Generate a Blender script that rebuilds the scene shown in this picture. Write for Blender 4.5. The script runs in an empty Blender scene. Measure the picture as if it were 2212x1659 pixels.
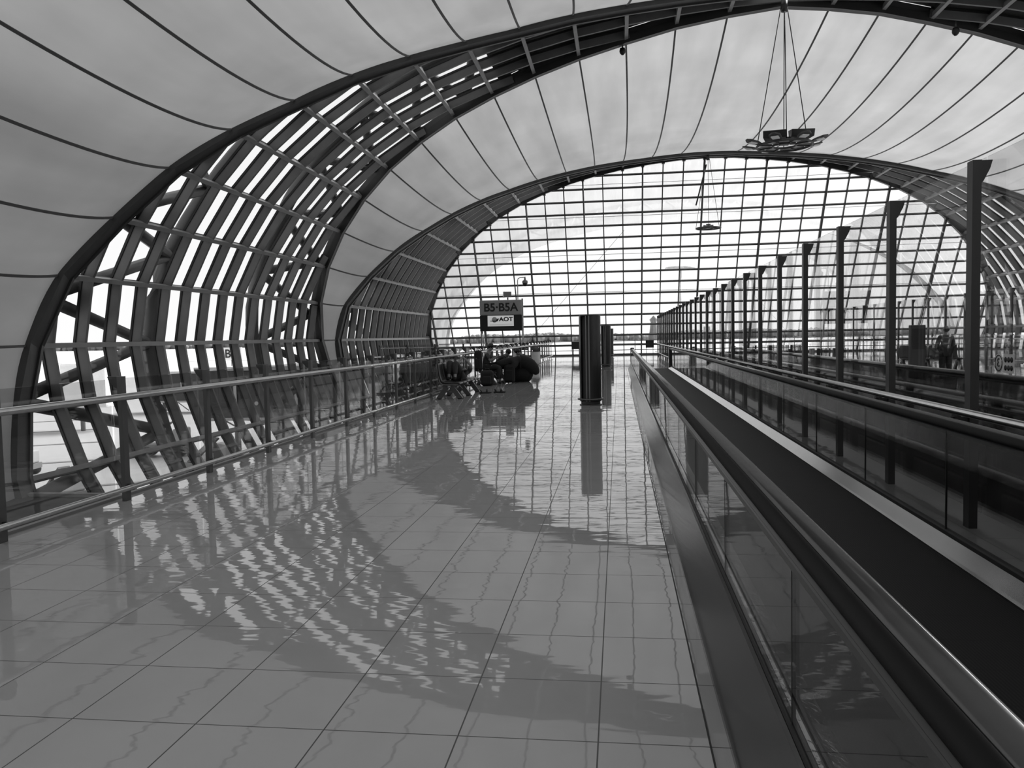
import bpy, bmesh, math, random
from mathutils import Vector, Matrix, Euler
random.seed(7)
SC = bpy.context.scene
COL = SC.collection
PI = math.pi
W_, H_ = 2212.0, 1659.0

# ------------------------------------------------------------------ mesh builder
class MB:
    def __init__(s):
        s.v = []; s.f = []; s.m = []; s.sm = []
    def add(s, vs, fs, mi=0, smooth=False):
        o = len(s.v)
        s.v += [tuple(p) for p in vs]
        for f in fs:
            s.f.append(tuple(i + o for i in f)); s.m.append(mi); s.sm.append(smooth)
        return s
    def box(s, c, d, rz=0, mi=0, R=None):
        x, y, z = d[0]/2, d[1]/2, d[2]/2
        vs = [Vector((a*x, b*y, e*z)) for e in (-1, 1) for b in (-1, 1) for a in (-1, 1)]
        M = R if R is not None else Matrix.Rotation(rz, 3, 'Z')
        vs = [M @ p + Vector(c) for p in vs]
        return s.add(vs, [(0,2,3,1),(4,5,7,6),(0,1,5,4),(2,6,7,3),(0,4,6,2),(1,3,7,5)], mi)
    def b2(s, x0, x1, y0, y1, z0, z1, mi=0):
        return s.box(((x0+x1)/2, (y0+y1)/2, (z0+z1)/2), (x1-x0, y1-y0, z1-z0), 0, mi)
    def path(s, pts, prof, ups=None, closed=False, mi=0, smooth=False, caps=True):
        # sweep profile [(a,b)] ; a along side vector, b along up vector
        pts = [Vector(p) for p in pts]; n = len(pts); k = len(prof); rings = []
        for i, p in enumerate(pts):
            if closed: t = (pts[(i+1) % n] - pts[i-1])
            else: t = pts[min(i+1, n-1)] - pts[max(i-1, 0)]
            t = t.normalized()
            u = Vector(ups[i]) if ups is not None and not isinstance(ups, Vector) else (ups if ups is not None else (Vector((0,0,1)) if abs(t.z) < .95 else Vector((0,1,0))))
            u = (u - t*u.dot(t)).normalized(); sd = t.cross(u)
            rings.append([p + sd*a + u*b for a, b in prof])
        vs = [q for r in rings for q in r]; fs = []
        for i in range(n if closed else n-1):
            j = (i+1) % n
            for a in range(k):
                b = (a+1) % k
                fs.append((i*k+a, i*k+b, j*k+b, j*k+a))
        if caps and not closed:
            fs.append(tuple(range(k))[::-1]); fs.append(tuple((n-1)*k+a for a in range(k)))
        return s.add(vs, fs, mi, smooth)
    def tube(s, pts, r, n=10, mi=0, closed=False):
        prof = [(r*math.cos(2*PI*i/n), r*math.sin(2*PI*i/n)) for i in range(n)]
        return s.path(pts, prof, None, closed, mi, True)
    def bar(s, p, q, w, h, mi=0, up=None):
        return s.path([p, q], [(-w/2,-h/2),(w/2,-h/2),(w/2,h/2),(-w/2,h/2)], up, False, mi)
    def lathe(s, c, prof, n=24, mi=0, smooth=True, sx=1, sy=1):
        vs = []; fs = []; k = len(prof)
        for i in range(n):
            a = 2*PI*i/n
            vs += [(c[0]+r*math.cos(a)*sx, c[1]+r*math.sin(a)*sy, c[2]+z) for r, z in prof]
        for i in range(n):
            j = (i+1) % n
            for b in range(k-1): fs.append((i*k+b, j*k+b, j*k+b+1, i*k+b+1))
        if prof[0][0] > 1e-6: fs.append(tuple(i*k for i in range(n))[::-1])
        if prof[-1][0] > 1e-6: fs.append(tuple(i*k+k-1 for i in range(n)))
        return s.add(vs, fs, mi, smooth)
    def prism_y(s, poly, y0, y1, mi=0, smooth=False):   # polygon in (x,z) extruded along y
        n = len(poly)
        vs = [(x, y0, z) for x, z in poly] + [(x, y1, z) for x, z in poly]
        fs = [(i, (i+1) % n, n+(i+1) % n, n+i) for i in range(n)] + [tuple(range(n))[::-1], tuple(range(n, 2*n))]
        return s.add(vs, fs, mi, smooth)
    def ball(s, c, r, n=10, mi=0, sc=(1,1,1)):
        vs = []; fs = []; R = n; S = n
        for i in range(R+1):
            th = PI*i/R
            for j in range(S):
                ph = 2*PI*j/S
                vs.append((c[0]+r*sc[0]*math.sin(th)*math.cos(ph), c[1]+r*sc[1]*math.sin(th)*math.sin(ph), c[2]+r*sc[2]*math.cos(th)))
        for i in range(R):
            for j in range(S):
                fs.append((i*S+j, (i+1)*S+j, (i+1)*S+(j+1) % S, i*S+(j+1) % S))
        return s.add(vs, fs, mi, True)
    def build(s, name, mats, parent=None, bevel=0):
        me = bpy.data.meshes.new(name)
        me.from_pydata(s.v, [], s.f)
        if not isinstance(mats, (list, tuple)): mats = [mats]
        for m in mats: me.materials.append(m)
        me.polygons.foreach_set('material_index', s.m)
        me.polygons.foreach_set('use_smooth', s.sm)
        bm = bmesh.new(); bm.from_mesh(me)
        bmesh.ops.recalc_face_normals(bm, faces=bm.faces)
        bm.to_mesh(me); bm.free(); me.update()
        o = bpy.data.objects.new(name, me); COL.objects.link(o)
        if parent is not None: o.parent = parent
        if bevel:
            b = o.modifiers.new('bev', 'BEVEL'); b.width = bevel; b.segments = 2; b.limit_method = 'ANGLE'
        return o

def tag(o, label, cat, group=None, kind=None):
    o['label'] = label; o['category'] = cat
    if group: o['group'] = group
    if kind: o['kind'] = kind
    return o
def empty(name, loc=(0,0,0), rz=0):
    o = bpy.data.objects.new(name, None); COL.objects.link(o); o.location = loc; o.rotation_euler = (0,0,rz)
    o.empty_display_size = .2
    return o
def copy_tree(o, parent=None):
    c = o.copy(); COL.objects.link(c)
    if parent is not None: c.parent = parent
    for ch in [x for x in bpy.data.objects if x.parent == o]:
        copy_tree(ch, c)
    return c

# ------------------------------------------------------------------ materials
def nt(name):
    m = bpy.data.materials.new(name); m.use_nodes = True
    t = m.node_tree; t.nodes.clear()
    out = t.nodes.new('ShaderNodeOutputMaterial')
    return m, t, out
def g3(v): return (v, v, v, 1)
def mat(name, v, rough=.5, metal=0, noise=0, nscale=5, bump=0, spec=.5, coat=0, stretch=None):
    m, t, out = nt(name); N = t.nodes; L = t.links
    b = N.new('ShaderNodeBsdfPrincipled'); L.new(b.outputs[0], out.inputs[0])
    b.inputs['Base Color'].default_value = g3(v); b.inputs['Roughness'].default_value = rough
    b.inputs['Metallic'].default_value = metal; b.inputs['Specular IOR Level'].default_value = spec
    if coat: b.inputs['Coat Weight'].default_value = coat
    tc = N.new('ShaderNodeTexCoord'); nz = N.new('ShaderNodeTexNoise'); nz.inputs['Scale'].default_value = nscale
    nz.inputs['Detail'].default_value = 4
    src = tc.outputs['Object']
    if stretch:
        mp = N.new('ShaderNodeMapping'); mp.inputs['Scale'].default_value = stretch; L.new(src, mp.inputs[0]); src = mp.outputs[0]
    L.new(src, nz.inputs['Vector'])
    k = noise if noise else .04
    cr = N.new('ShaderNodeMapRange'); cr.inputs['From Min'].default_value = .3; cr.inputs['From Max'].default_value = .7
    cr.inputs['To Min'].default_value = v*(1-k); cr.inputs['To Max'].default_value = v*(1+k)
    L.new(nz.outputs[0], cr.inputs[0])
    cc = N.new('ShaderNodeCombineColor')
    for i in range(3): L.new(cr.outputs[0], cc.inputs[i])
    L.new(cc.outputs[0], b.inputs['Base Color'])
    if bump:
        bp = N.new('ShaderNodeBump'); bp.inputs['Strength'].default_value = bump; bp.inputs['Distance'].default_value = .02
        L.new(nz.outputs[0], bp.inputs['Height']); L.new(bp.outputs[0], b.inputs['Normal'])
    return m
def glass(name, tint=.92, refl=1.0, rough=0.0, streak=0):
    m, t, out = nt(name); N = t.nodes; L = t.links
    tr = N.new('ShaderNodeBsdfTransparent'); tr.inputs[0].default_value = g3(tint)
    gl = N.new('ShaderNodeBsdfGlossy'); gl.inputs['Roughness'].default_value = rough; gl.inputs[0].default_value = g3(.95)
    fc = N.new('ShaderNodeLayerWeight'); fc.inputs[0].default_value = .5
    pw = N.new('ShaderNodeMath'); pw.operation = 'POWER'; pw.inputs[1].default_value = 5; L.new(fc.outputs['Facing'], pw.inputs[0])
    lw = N.new('ShaderNodeMath'); lw.operation = 'MULTIPLY_ADD'; lw.inputs[1].default_value = .96; lw.inputs[2].default_value = .04; L.new(pw.outputs[0], lw.inputs[0])
    mm = N.new('ShaderNodeMath'); mm.operation = 'MULTIPLY'; mm.inputs[1].default_value = refl; mm.use_clamp = True
    mx = N.new('ShaderNodeMixShader')
    L.new(lw.outputs[0], mm.inputs[0]); L.new(mm.outputs[0], mx.inputs[0]); L.new(tr.outputs[0], mx.inputs[1]); L.new(gl.outputs[0], mx.inputs[2])
    last = mx
    if streak:      # rain-streaked dust on the pane
        tc = N.new('ShaderNodeTexCoord'); mp = N.new('ShaderNodeMapping'); mp.inputs['Scale'].default_value = (2.2, .25, .25)
        nz = N.new('ShaderNodeTexNoise'); nz.inputs['Scale'].default_value = 2; nz.inputs['Detail'].default_value = 6
        L.new(tc.outputs['Object'], mp.inputs[0]); L.new(mp.outputs[0], nz.inputs['Vector'])
        mr = N.new('ShaderNodeMapRange'); mr.inputs['From Min'].default_value = .45; mr.inputs['From Max'].default_value = .8
        mr.inputs['To Min'].default_value = 0; mr.inputs['To Max'].default_value = streak
        df = N.new('ShaderNodeBsdfTranslucent'); df.inputs[0].default_value = g3(.8)
        m2 = N.new('ShaderNodeMixShader')
        L.new(nz.outputs[0], mr.inputs[0]); L.new(mr.outputs[0], m2.inputs[0]); L.new(mx.outputs[0], m2.inputs[1]); L.new(df.outputs[0], m2.inputs[2])
        last = m2
    L.new(last.outputs[0], out.inputs[0])
    return m
def emis(name, v):
    m, t, out = nt(name); e = t.nodes.new('ShaderNodeEmission'); e.inputs[0].default_value = g3(1); e.inputs[1].default_value = v
    t.links.new(e.outputs[0], out.inputs[0]); return m

TILE, TX0, TY0 = .5977, -.107, 7.503
def floor_mat():
    m, t, out = nt('glossy_tile'); N = t.nodes; L = t.links
    def math_(op, a, b=None, clamp=False):
        n = N.new('ShaderNodeMath'); n.operation = op; n.use_clamp = clamp
        for i, x in enumerate((a, b)):
            if x is None: continue
            if isinstance(x, (int, float)): n.inputs[i].default_value = x
            else: L.new(x, n.inputs[i])
        return n.outputs[0]
    tc = N.new('ShaderNodeTexCoord'); sp = N.new('ShaderNodeSeparateXYZ'); L.new(tc.outputs['Object'], sp.inputs[0])
    def cell(ax, o):
        u = math_('DIVIDE', math_('SUBTRACT', sp.outputs[ax], o), TILE)
        fr = math_('FRACT', u); d = math_('MINIMUM', fr, math_('SUBTRACT', 1.0, fr))
        return u, math_('LESS_THAN', d, .0034/TILE)
    ux, gx = cell(0, TX0); uy, gy = cell(1, TY0)
    gr = math_('MAXIMUM', gx, gy)
    cv = N.new('ShaderNodeCombineXYZ'); L.new(math_('FLOOR', ux), cv.inputs[0]); L.new(math_('FLOOR', uy), cv.inputs[1])
    wn = N.new('ShaderNodeTexWhiteNoise'); L.new(cv.outputs[0], wn.inputs[0])
    nz = N.new('ShaderNodeTexNoise'); nz.inputs['Scale'].default_value = 1.6; nz.inputs['Detail'].default_value = 5; L.new(tc.outputs['Object'], nz.inputs['Vector'])
    base = math_('ADD', .365, math_('ADD', math_('MULTIPLY', math_('SUBTRACT', wn.outputs[0], .5), .012), math_('MULTIPLY', math_('SUBTRACT', nz.outputs[0], .5), .05)))
    col = math_('MULTIPLY', base, math_('SUBTRACT', 1.0, math_('MULTIPLY', gr, .85)))
    cc = N.new('ShaderNodeCombineColor')
    for i in range(3): L.new(col, cc.inputs[i])
    b = N.new('ShaderNodeBsdfPrincipled'); L.new(cc.outputs[0], b.inputs['Base Color'])
    b.inputs['IOR'].default_value = 1.55
    L.new(math_('ADD', .022, math_('MULTIPLY', gr, .5)), b.inputs['Roughness'])
    # slight unevenness of the polished tiles
    mp = N.new('ShaderNodeMapping'); mp.inputs['Scale'].default_value = (.9, 2.2, 1); L.new(tc.outputs['Object'], mp.inputs[0])
    n2 = N.new('ShaderNodeTexNoise'); n2.inputs['Scale'].default_value = 1.2; n2.inputs['Detail'].default_value = 3.0; n2.inputs['Roughness'].default_value = .45
    L.new(mp.outputs[0], n2.inputs['Vector'])
    va = N.new('ShaderNodeVectorMath'); va.operation = 'MULTIPLY_ADD'
    # per tile tilt : height = (rand-.5)*fract
    wn2 = N.new('ShaderNodeTexWhiteNoise'); wn2.noise_dimensions = '4D'; wn2.inputs['W'].default_value = 3.1; L.new(cv.outputs[0], wn2.inputs['Vector'])
    til = math_('ADD', math_('MULTIPLY', math_('SUBTRACT', wn.outputs[0], .5), math_('FRACT', ux)), math_('MULTIPLY', math_('SUBTRACT', wn2.outputs[0], .5), math_('FRACT', uy)))
    hgt = math_('ADD', math_('MULTIPLY', n2.outputs[0], 1.0), math_('MULTIPLY', til, .22))
    bp = N.new('ShaderNodeBump'); bp.inputs['Strength'].default_value = 1; bp.inputs['Distance'].default_value = .0025
    L.new(hgt, bp.inputs['Height']); L.new(bp.outputs[0], b.inputs['Normal'])
    L.new(b.outputs[0], out.inputs[0])
    return m
def membrane_mat(nm, lo, hi, dif, clear=0):
    m, t, out = nt(nm); N = t.nodes; L = t.links
    tc = N.new('ShaderNodeTexCoord'); nz = N.new('ShaderNodeTexNoise'); nz.inputs['Scale'].default_value = .35; nz.inputs['Detail'].default_value = 3
    L.new(tc.outputs['Object'], nz.inputs['Vector'])
    mr = N.new('ShaderNodeMapRange'); mr.inputs['From Min'].default_value = .35; mr.inputs['From Max'].default_value = .65
    mr.inputs['To Min'].default_value = lo; mr.inputs['To Max'].default_value = hi
    L.new(nz.outputs[0], mr.inputs[0])
    mp = N.new('ShaderNodeMapping'); mp.inputs['Scale'].default_value = (1.0, .12, 1.0); L.new(tc.outputs['Object'], mp.inputs[0])
    n2 = N.new('ShaderNodeTexNoise'); n2.inputs['Scale'].default_value = .8; n2.inputs['Detail'].default_value = 4; L.new(mp.outputs[0], n2.inputs['Vector'])
    m2 = N.new('ShaderNodeMapRange'); m2.inputs['From Min'].default_value = .3; m2.inputs['From Max'].default_value = .7
    m2.inputs['To Min'].default_value = .86; m2.inputs['To Max'].default_value = 1.08; L.new(n2.outputs[0], m2.inputs[0])
    mu = N.new('ShaderNodeMath'); mu.operation = 'MULTIPLY'; L.new(mr.outputs[0], mu.inputs[0]); L.new(m2.outputs[0], mu.inputs[1])
    cc = N.new('ShaderNodeCombineColor')
    for i in range(3): L.new(mu.outputs[0], cc.inputs[i])
    tr = N.new('ShaderNodeBsdfTranslucent'); L.new(cc.outputs[0], tr.inputs[0])
    df = N.new('ShaderNodeBsdfDiffuse'); df.inputs[0].default_value = g3(dif)
    mx = N.new('ShaderNodeMixShader'); mx.inputs[0].default_value = .5
    L.new(df.outputs[0], mx.inputs[1]); L.new(tr.outputs[0], mx.inputs[2]); L.new(mx.outputs[0], out.inputs[0])
    if clear:      # clear share mixed in to brighten the fabric
        tp = N.new('ShaderNodeBsdfTransparent'); m3 = N.new('ShaderNodeMixShader'); m3.inputs[0].default_value = clear
        L.new(mx.outputs[0], m3.inputs[1]); L.new(tp.outputs[0], m3.inputs[2]); L.new(m3.outputs[0], out.inputs[0])
    return m
def pallet_mat():
    m, t, out = nt('ribbed_pallets'); N = t.nodes; L = t.links
    tc = N.new('ShaderNodeTexCoord'); sp = N.new('ShaderNodeSeparateXYZ'); L.new(tc.outputs['Object'], sp.inputs[0])
    def M(op, a, b):
        n = N.new('ShaderNodeMath'); n.operation = op
        for i, x in enumerate((a, b)):
            if x is None: continue
            if isinstance(x, (int, float)): n.inputs[i].default_value = x
            else: L.new(x, n.inputs[i])
        return n.outputs[0]
    fr = M('FRACT', M('MULTIPLY', sp.outputs[0], 1/.018), None)
    rib = M('GREATER_THAN', fr, .5)
    fy = M('FRACT', M('MULTIPLY', sp.outputs[1], 1/.4), None)
    jn = M('LESS_THAN', fy, .02)
    v = M('MULTIPLY', M('ADD', .002, M('MULTIPLY', rib, .007)), M('SUBTRACT', 1.0, M('MULTIPLY', jn, .7)))
    cc = N.new('ShaderNodeCombineColor')
    for i in range(3): L.new(v, cc.inputs[i])
    b = N.new('ShaderNodeBsdfPrincipled'); L.new(cc.outputs[0], b.inputs['Base Color']); b.inputs['Roughness'].default_value = .6
    b.inputs['Specular IOR Level'].default_value = .15
    bp = N.new('ShaderNodeBump'); bp.inputs['Distance'].default_value = .004; L.new(rib, bp.inputs['Height']); L.new(bp.outputs[0], b.inputs['Normal'])
    L.new(b.outputs[0], out.inputs[0]); return m

M = dict(
    floor=floor_mat(), mem=membrane_mat('membrane_fabric', .34, .38, .11), canopy=membrane_mat('brightened_canopy_fabric', .6, .64, .6, .2), pallet=pallet_mat(),  # canopy is a brightened version of the ceiling fabric
    steel=mat('painted_steel', .13, .45, 0, .08, 3), steel_d=mat('dark_painted_steel', .055, .5, 0, .1, 3),
    steel_l=mat('light_painted_steel', .24, .42, 0, .08, 3), black=mat('black_gasket', .008, .6),
    seam=mat('seam_strap', .11, .7), pale=mat('haze_pale_steel', .5, .6, 0, .25, 1.2),  # pale: haze over the outdoor steel put into its grey
    chrome=mat('brushed_stainless', .34, .12, 1, .05, 3), inox=mat('satin_stainless_cladding', .085, .16, 1, .06, 3, .01, stretch=(3, .4, 3)),
    chrome_d=mat('dull_stainless_tube', .5, .24, 1, .06, 12),
    rubber=mat('handrail_rubber', .05, .24, .25, .1, 8, 0, .7, .25), rubber_m=mat('matte_black_rubber', .006, .5, 0, .1, 8, 0, .2), mirror=mat('rippled_mirror_skirt', .5, .06, 1, .05, 9, .25), deck=mat('deck_aluminium', .2, .28, .8, .08, 8),
    post=mat('dark_post_paint', .03, .4), postl=mat('grey_post_paint', .09, .38, .3),
    glass=glass('window_glass', .93, .8, 0), eglass=glass('streaked_window_glass', .93, .8, 0, .22),
    rglass=glass('railing_glass', .86, 1.6), wglass=glass('balustrade_glass', .75, .55), pglass=glass('screen_glass', .92, .85),
    dglass=glass('dark_balustrade_glass', .3, 1.3),  # second walkway's sides, tinted darker than the nearer glass
    conc=mat('dark_concrete', .05, .8, 0, .15, 2), ground=mat('apron_concrete', .42, .8, 0, .06, .08), grass=mat('pale_dry_grass', .5, .9, 0, .15, .02),
    tree=mat('hazy_foliage', .13, .9, 0, .2, .05), white=mat('white_paint', .8, .4), lgrey=mat('light_grey_paint', .42, .5),  # tree: distance haze put into the foliage grey
    mgrey=mat('mid_grey_paint', .19, .5), dgrey=mat('dark_grey_panel', .045, .5), tower=mat('kiosk_metal', .045, .3, .5, .05, 5),
    perf=mat('perforated_metal', .12, .25, .8), seat=mat('black_seat_leather', .012, .3, 0, .1, 10), skin=mat('skin', .2, .5, 0, .05, 12),
    cloth=mat('dark_cloth', .012, .85, 0, .2, 20, .2), cloth2=mat('grey_shirt_cloth', .05, .85, 0, .2, 20, .2), jean=mat('dark_denim', .025, .85, 0, .2, 20, .2),
    hair=mat('black_hair', .006, .5, 0, .2, 30), bag=mat('clear_bag', .6, .35), txt=mat('black_lettering', .006, .5), txtl=mat('light_lettering', .5, .5),
    hdr=mat('sign_header', .3, .4), lamp=mat('reflector_grey', .16, .3, .3), screen=emis('lit_screen', .42))

# ------------------------------------------------------------------ vault profile
XC, ZT = 6.3, 14.1
PR = [(0,14.1),(1.8,14.05),(5.0,13.75),(8.3,13.2),(11.3,12.4),(14.0,11.4),(16.1,10.3),(17.9,9.0),(19.4,7.6),(20.6,6.0),(21.5,4.5),(22.0,3.3),(22.2,2.0),(22.18,1.0),(21.85,-.4),(21.15,-2.1),(19.8,-4.5)]
def catmull(P, n=12):
    out = []
    for i in range(len(P)-1):
        p0 = P[i-1] if i else (-P[1][0], P[1][1]); p1, p2 = P[i], P[i+1]
        p3 = P[i+2] if i+2 < len(P) else (2*P[-1][0]-P[-2][0], 2*P[-1][1]-P[-2][1])
        for k in range(n):
            t = k/n
            out.append(tuple(.5*(2*b+(c-a)*t+(2*a-5*b+4*c-d)*t*t+(3*b-a-3*c+d)*t**3) for a, b, c, d in zip(p0, p1, p2, p3)))
    out.append(P[-1]); return out
FP = catmull(PR); SS = [0]
for a, b in zip(FP, FP[1:]): SS.append(SS[-1] + math.hypot(b[0]-a[0], b[1]-a[1]))
SMAX = SS[-1]
def interp(x, xs, ys):
    if x <= xs[0]: return ys[0]
    for i in range(1, len(xs)):
        if x <= xs[i]:
            t = (x-xs[i-1])/((xs[i]-xs[i-1]) or 1); return ys[i-1]+(ys[i]-ys[i-1])*t
    return ys[-1]
def prof(s):            # s>=0 arc length from apex -> halfwidth, z
    return interp(s, SS, [p[0] for p in FP]), interp(s, SS, [p[1] for p in FP])
def pnorm(s):           # outward normal in (halfwidth,z)
    a = prof(max(s-.05, 0)); b = prof(min(s+.05, SMAX)); dx, dz = b[0]-a[0], b[1]-a[1]; l = math.hypot(dx, dz)
    return (-dz/l, dx/l)
def s_of_z(z): return interp(-z, [-p[1] for p in FP], SS)
S_B = s_of_z(2.0)
def s_of_hw(h): 
    k = [i for i in range(len(FP)) if SS[i] <= S_B]
    return interp(h, [FP[i][0] for i in k], [SS[i] for i in k])
def table(L, tail):
    xs = [s_of_hw(h) for h, o in L]+[S_B+t for t, o in tail]; ys = [o for h, o in L]+[L[-1][1]+o for t, o in tail]
    return lambda s: interp(s, xs, ys)
offF = table([(0,.35),(5,.8),(10.1,1.6),(12,2.3),(13.8,3.15),(15.5,4.1),(17.1,5.1),(18.6,6.6),(19.8,7.9),(21,9.2),(21.9,10.5),(22.2,11.3)], [(1.8,.9),(3.7,1.9),(7,3)])
offM = table([(0,.6),(3.9,1.4),(6.1,2.1),(10,3.2),(13.3,4.2),(15.7,5.1),(17.4,5.7),(19.1,6.6),(20.3,7.3),(21.2,8),(21.8,8.9),(22.2,9.9)], [(2.4,.8),(7,1.6)])
offM2 = table([(0,.3),(4.5,.55),(8.9,1.6),(13.5,3.3),(15.5,4.7),(18.1,7.1),(19.8,9.6),(21,11.7),(21.9,13.4),(22.2,14.0)], [(7,.3)])
def offE(s): return .2 + 9.6*(1-prof(s)[1]/ZT)
def P3(side, s, y, out=0):
    h, z = prof(s); n = pnorm(s)
    return Vector((XC+side*(h+n[0]*out), y, z+n[1]*out))
def N3(side, s):
    n = pnorm(s); return Vector((side*n[0], 0, n[1]))
S0 = s_of_z(1.72)
STEP = 1.98
SK = []
q = S0
while q > .3: SK.append(q); q -= STEP
SK = sorted(SK)
SK_low = [s_of_z(.03), s_of_z(-1.7)]
NODES = [0]+SK+SK_low+[SMAX]
def PF(side, s, y, out=0):      # faceted vault : straight between the transoms
    for a, b in zip(NODES, NODES[1:]):
        if s <= b+1e-9:
            t = (s-a)/(b-a); return P3(side, a, y, out).lerp(P3(side, b, y, out), t)
    return P3(side, s, y, out)
SBOT = SMAX

def make_bay(name, label, yc, fa, fb, my, glassm, lo=None):
    """glass bay centred at yc between ribs y=yc-fa(s) and yc+fb(s)"""
    root = empty(name, (XC, yc, 0)); tag(root, label, 'window', kind='structure')
    rel = Vector((-XC, -yc, 0))
    def pt(side, s, y, out=0): return PF(side, s, y, out)+rel
    # ribs
    NS = 64
    for sgn, ff in ((-1, fa), (1, fb)):
        pts = []; ups = []
        seq = [(-1, s) for s in NODES[:0:-1]]+[(1, s) for s in NODES]
        for side, s in seq:
            pts.append(pt(side, s, yc+sgn*ff(s)+sgn*.2, .12)); ups.append(N3(side, s) if s else Vector((0,0,1)))
        mb = MB(); mb.path(pts, [(-.19,-.2),(.19,-.2),(.19,.3),(-.19,.3)], ups)
        mb.path([p+Vector((0,-sgn*.23,0)) for p in pts], [(-.05,-.26),(.05,-.26),(.05,.05),(-.05,.05)], ups, mi=1)
        r = mb.build('rib_beam', [M['steel_d'], M['post']], root)
    # mullions (constant y) clipped by the ribs
    for y in my:
        for side in (-1, 1):
            ff = fa if y < yc else fb
            smin = 0
            ss = [SBOT*i/144 for i in range(145)]
            ss = [s for s in ss if ff(s) > abs(y-yc)+.05]
            ss = ss[:1]+[s for s in NODES if ss and s > ss[0]+.1]
            if len(ss) < 2: continue
            mb = MB(); pts = [pt(side, s, y) for s in ss]; ups = [N3(side, s) for s in ss]
            mb.path(pts, [(-.055,.0),(.055,.0),(.055,.3),(-.055,.3)], ups)
            mb.path(pts, [(-.085,.3),(.085,.3),(.085,.38),(-.085,.38)], ups, mi=1)
            mb.build('mullion', [M['steel'], M['black']], root)
    for s in SK+SK_low+[SBOT-.1]:
        for side in (-1, 1):
            a = yc-fa(s); b = yc+fb(s)
            mb = MB(); n = N3(side, s); k = max(2, int((b-a)/1.4))
            mb.path([pt(side, s, a, .08), pt(side, s, b, .08)], [(-.07,-.1),(.07,-.1),(.07,.1),(-.07,.1)], n)
            mb.path([pt(side, s, a, .33), pt(side, s, b, .33)], [(-.05,-.05),(.05,-.05),(.05,.05),(-.05,.05)], n, mi=1)
            mb.build('transom', [M['steel_l'], M['black']], root)
    # glass skin
    vs = []; fs = []; NS = 90
    for i in range(-NS, NS+1):
        s = abs(i)/NS*SBOT; side = -1 if i < 0 else 1
        vs += [pt(side, s, yc-fa(s), .36), pt(side, s, yc+fb(s), .36)]
    for i in range(2*NS): fs.append((2*i, 2*i+1, 2*i+3, 2*i+2))
    MB().add(vs, fs, 0, True).build('glazing', glassm, root)
    # opaque roof sheets over the crown
    for side in (-1, 1):
        vs = []; fs = []; sa, sb = s_of_hw(1.0), s_of_hw(11.2)
        for i in range(13):
            s = sa+(sb-sa)*i/12
            for o in (.44, .50): vs += [pt(side, s, yc-fa(s), o), pt(side, s, yc+fb(s), o)]
        for i in range(12):
            b = 4*i; c = b+4
            fs += [(b,b+1,c+1,c), (b+2,c+2,c+3,b+3), (b,c,c+2,b+2), (b+1,b+3,c+3,c+1)]
        MB().add(vs, fs).build('roof_sheet', M['dgrey'], root)
    return root

def make_membrane(label, ya, yb, mm=None, sg=.36):
    root = empty('ceiling', (XC, (ya(0)+yb(0))/2, 0)); tag(root, label, 'ceiling', kind='structure')
    rel = -root.location
    NS = 100; NU = 20
    def P(side, s, u):
        a, b = ya(s), yb(s); w = b-a
        sag = sg*w*u*(1-u)
        # scalloped slightly between the seams
        return P3(side, s, a+w*u, .12-sag)+rel
    vs = []; fs = []
    for i in range(-NS, NS+1):
        s = abs(i)/NS*SBOT; side = -1 if i < 0 else 1
        for j in range(NU+1): vs.append(P(side, s, j/NU))
    for i in range(2*NS):
        for j in range(NU): fs.append((i*(NU+1)+j, i*(NU+1)+j+1, (i+1)*(NU+1)+j+1, (i+1)*(NU+1)+j))
    MB().add(vs, fs, 0, True).build('membrane', mm or M['mem'], root)
    for s in (SK+SK_low if mm is None else []):
        for side in (-1, 1):
            pts = [P(side, s, j/NU)-N3(side, s)*.03 for j in range(NU+1)]
            mb = MB(); mb.path(pts, [(-.036,-.015),(.036,-.015),(.036,.015),(-.036,.015)], [N3(side, s)]*len(pts), smooth=False)
            mb.build('seam', M['seam'], root)
    return root

m1 = [21.2+1.41*k for k in range(16)]
CANOPY = None
make_bay('window_1', 'curved glazed bay of deep grey fins between the two large ribs at left', 32, offF, offM, m1, M['glass'])
make_bay('window_2', 'farther narrow glazed bay of grey fins next to the end wall', 59, offM2, offE, [46.2+1.41*k for k in range(16)], M['glass'])
make_bay('window_3', 'glazed fin bay overhead around the camera position', 5, offF, offM, [y-27 for y in m1], M['glass'])
make_membrane('large translucent fabric ceiling panel nearest the camera with dark curved seams', lambda s: 5.3+offM(s), lambda s: 31.7-offF(s))
make_membrane('brighter fabric ceiling panel between the two glazed bays behind the hanging lamp ring', lambda s: 32.3+offM(s), lambda s: 58.7-offM2(s), None, .17)
make_membrane('fabric canopy outside beyond the glass end wall', lambda s: 59.8+offE(s), lambda s: 85.7-offF(s), M['canopy'])
make_membrane('fabric ceiling panel behind the camera', lambda s: -21.7+offM(s), lambda s: 4.7-offF(s))
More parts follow.
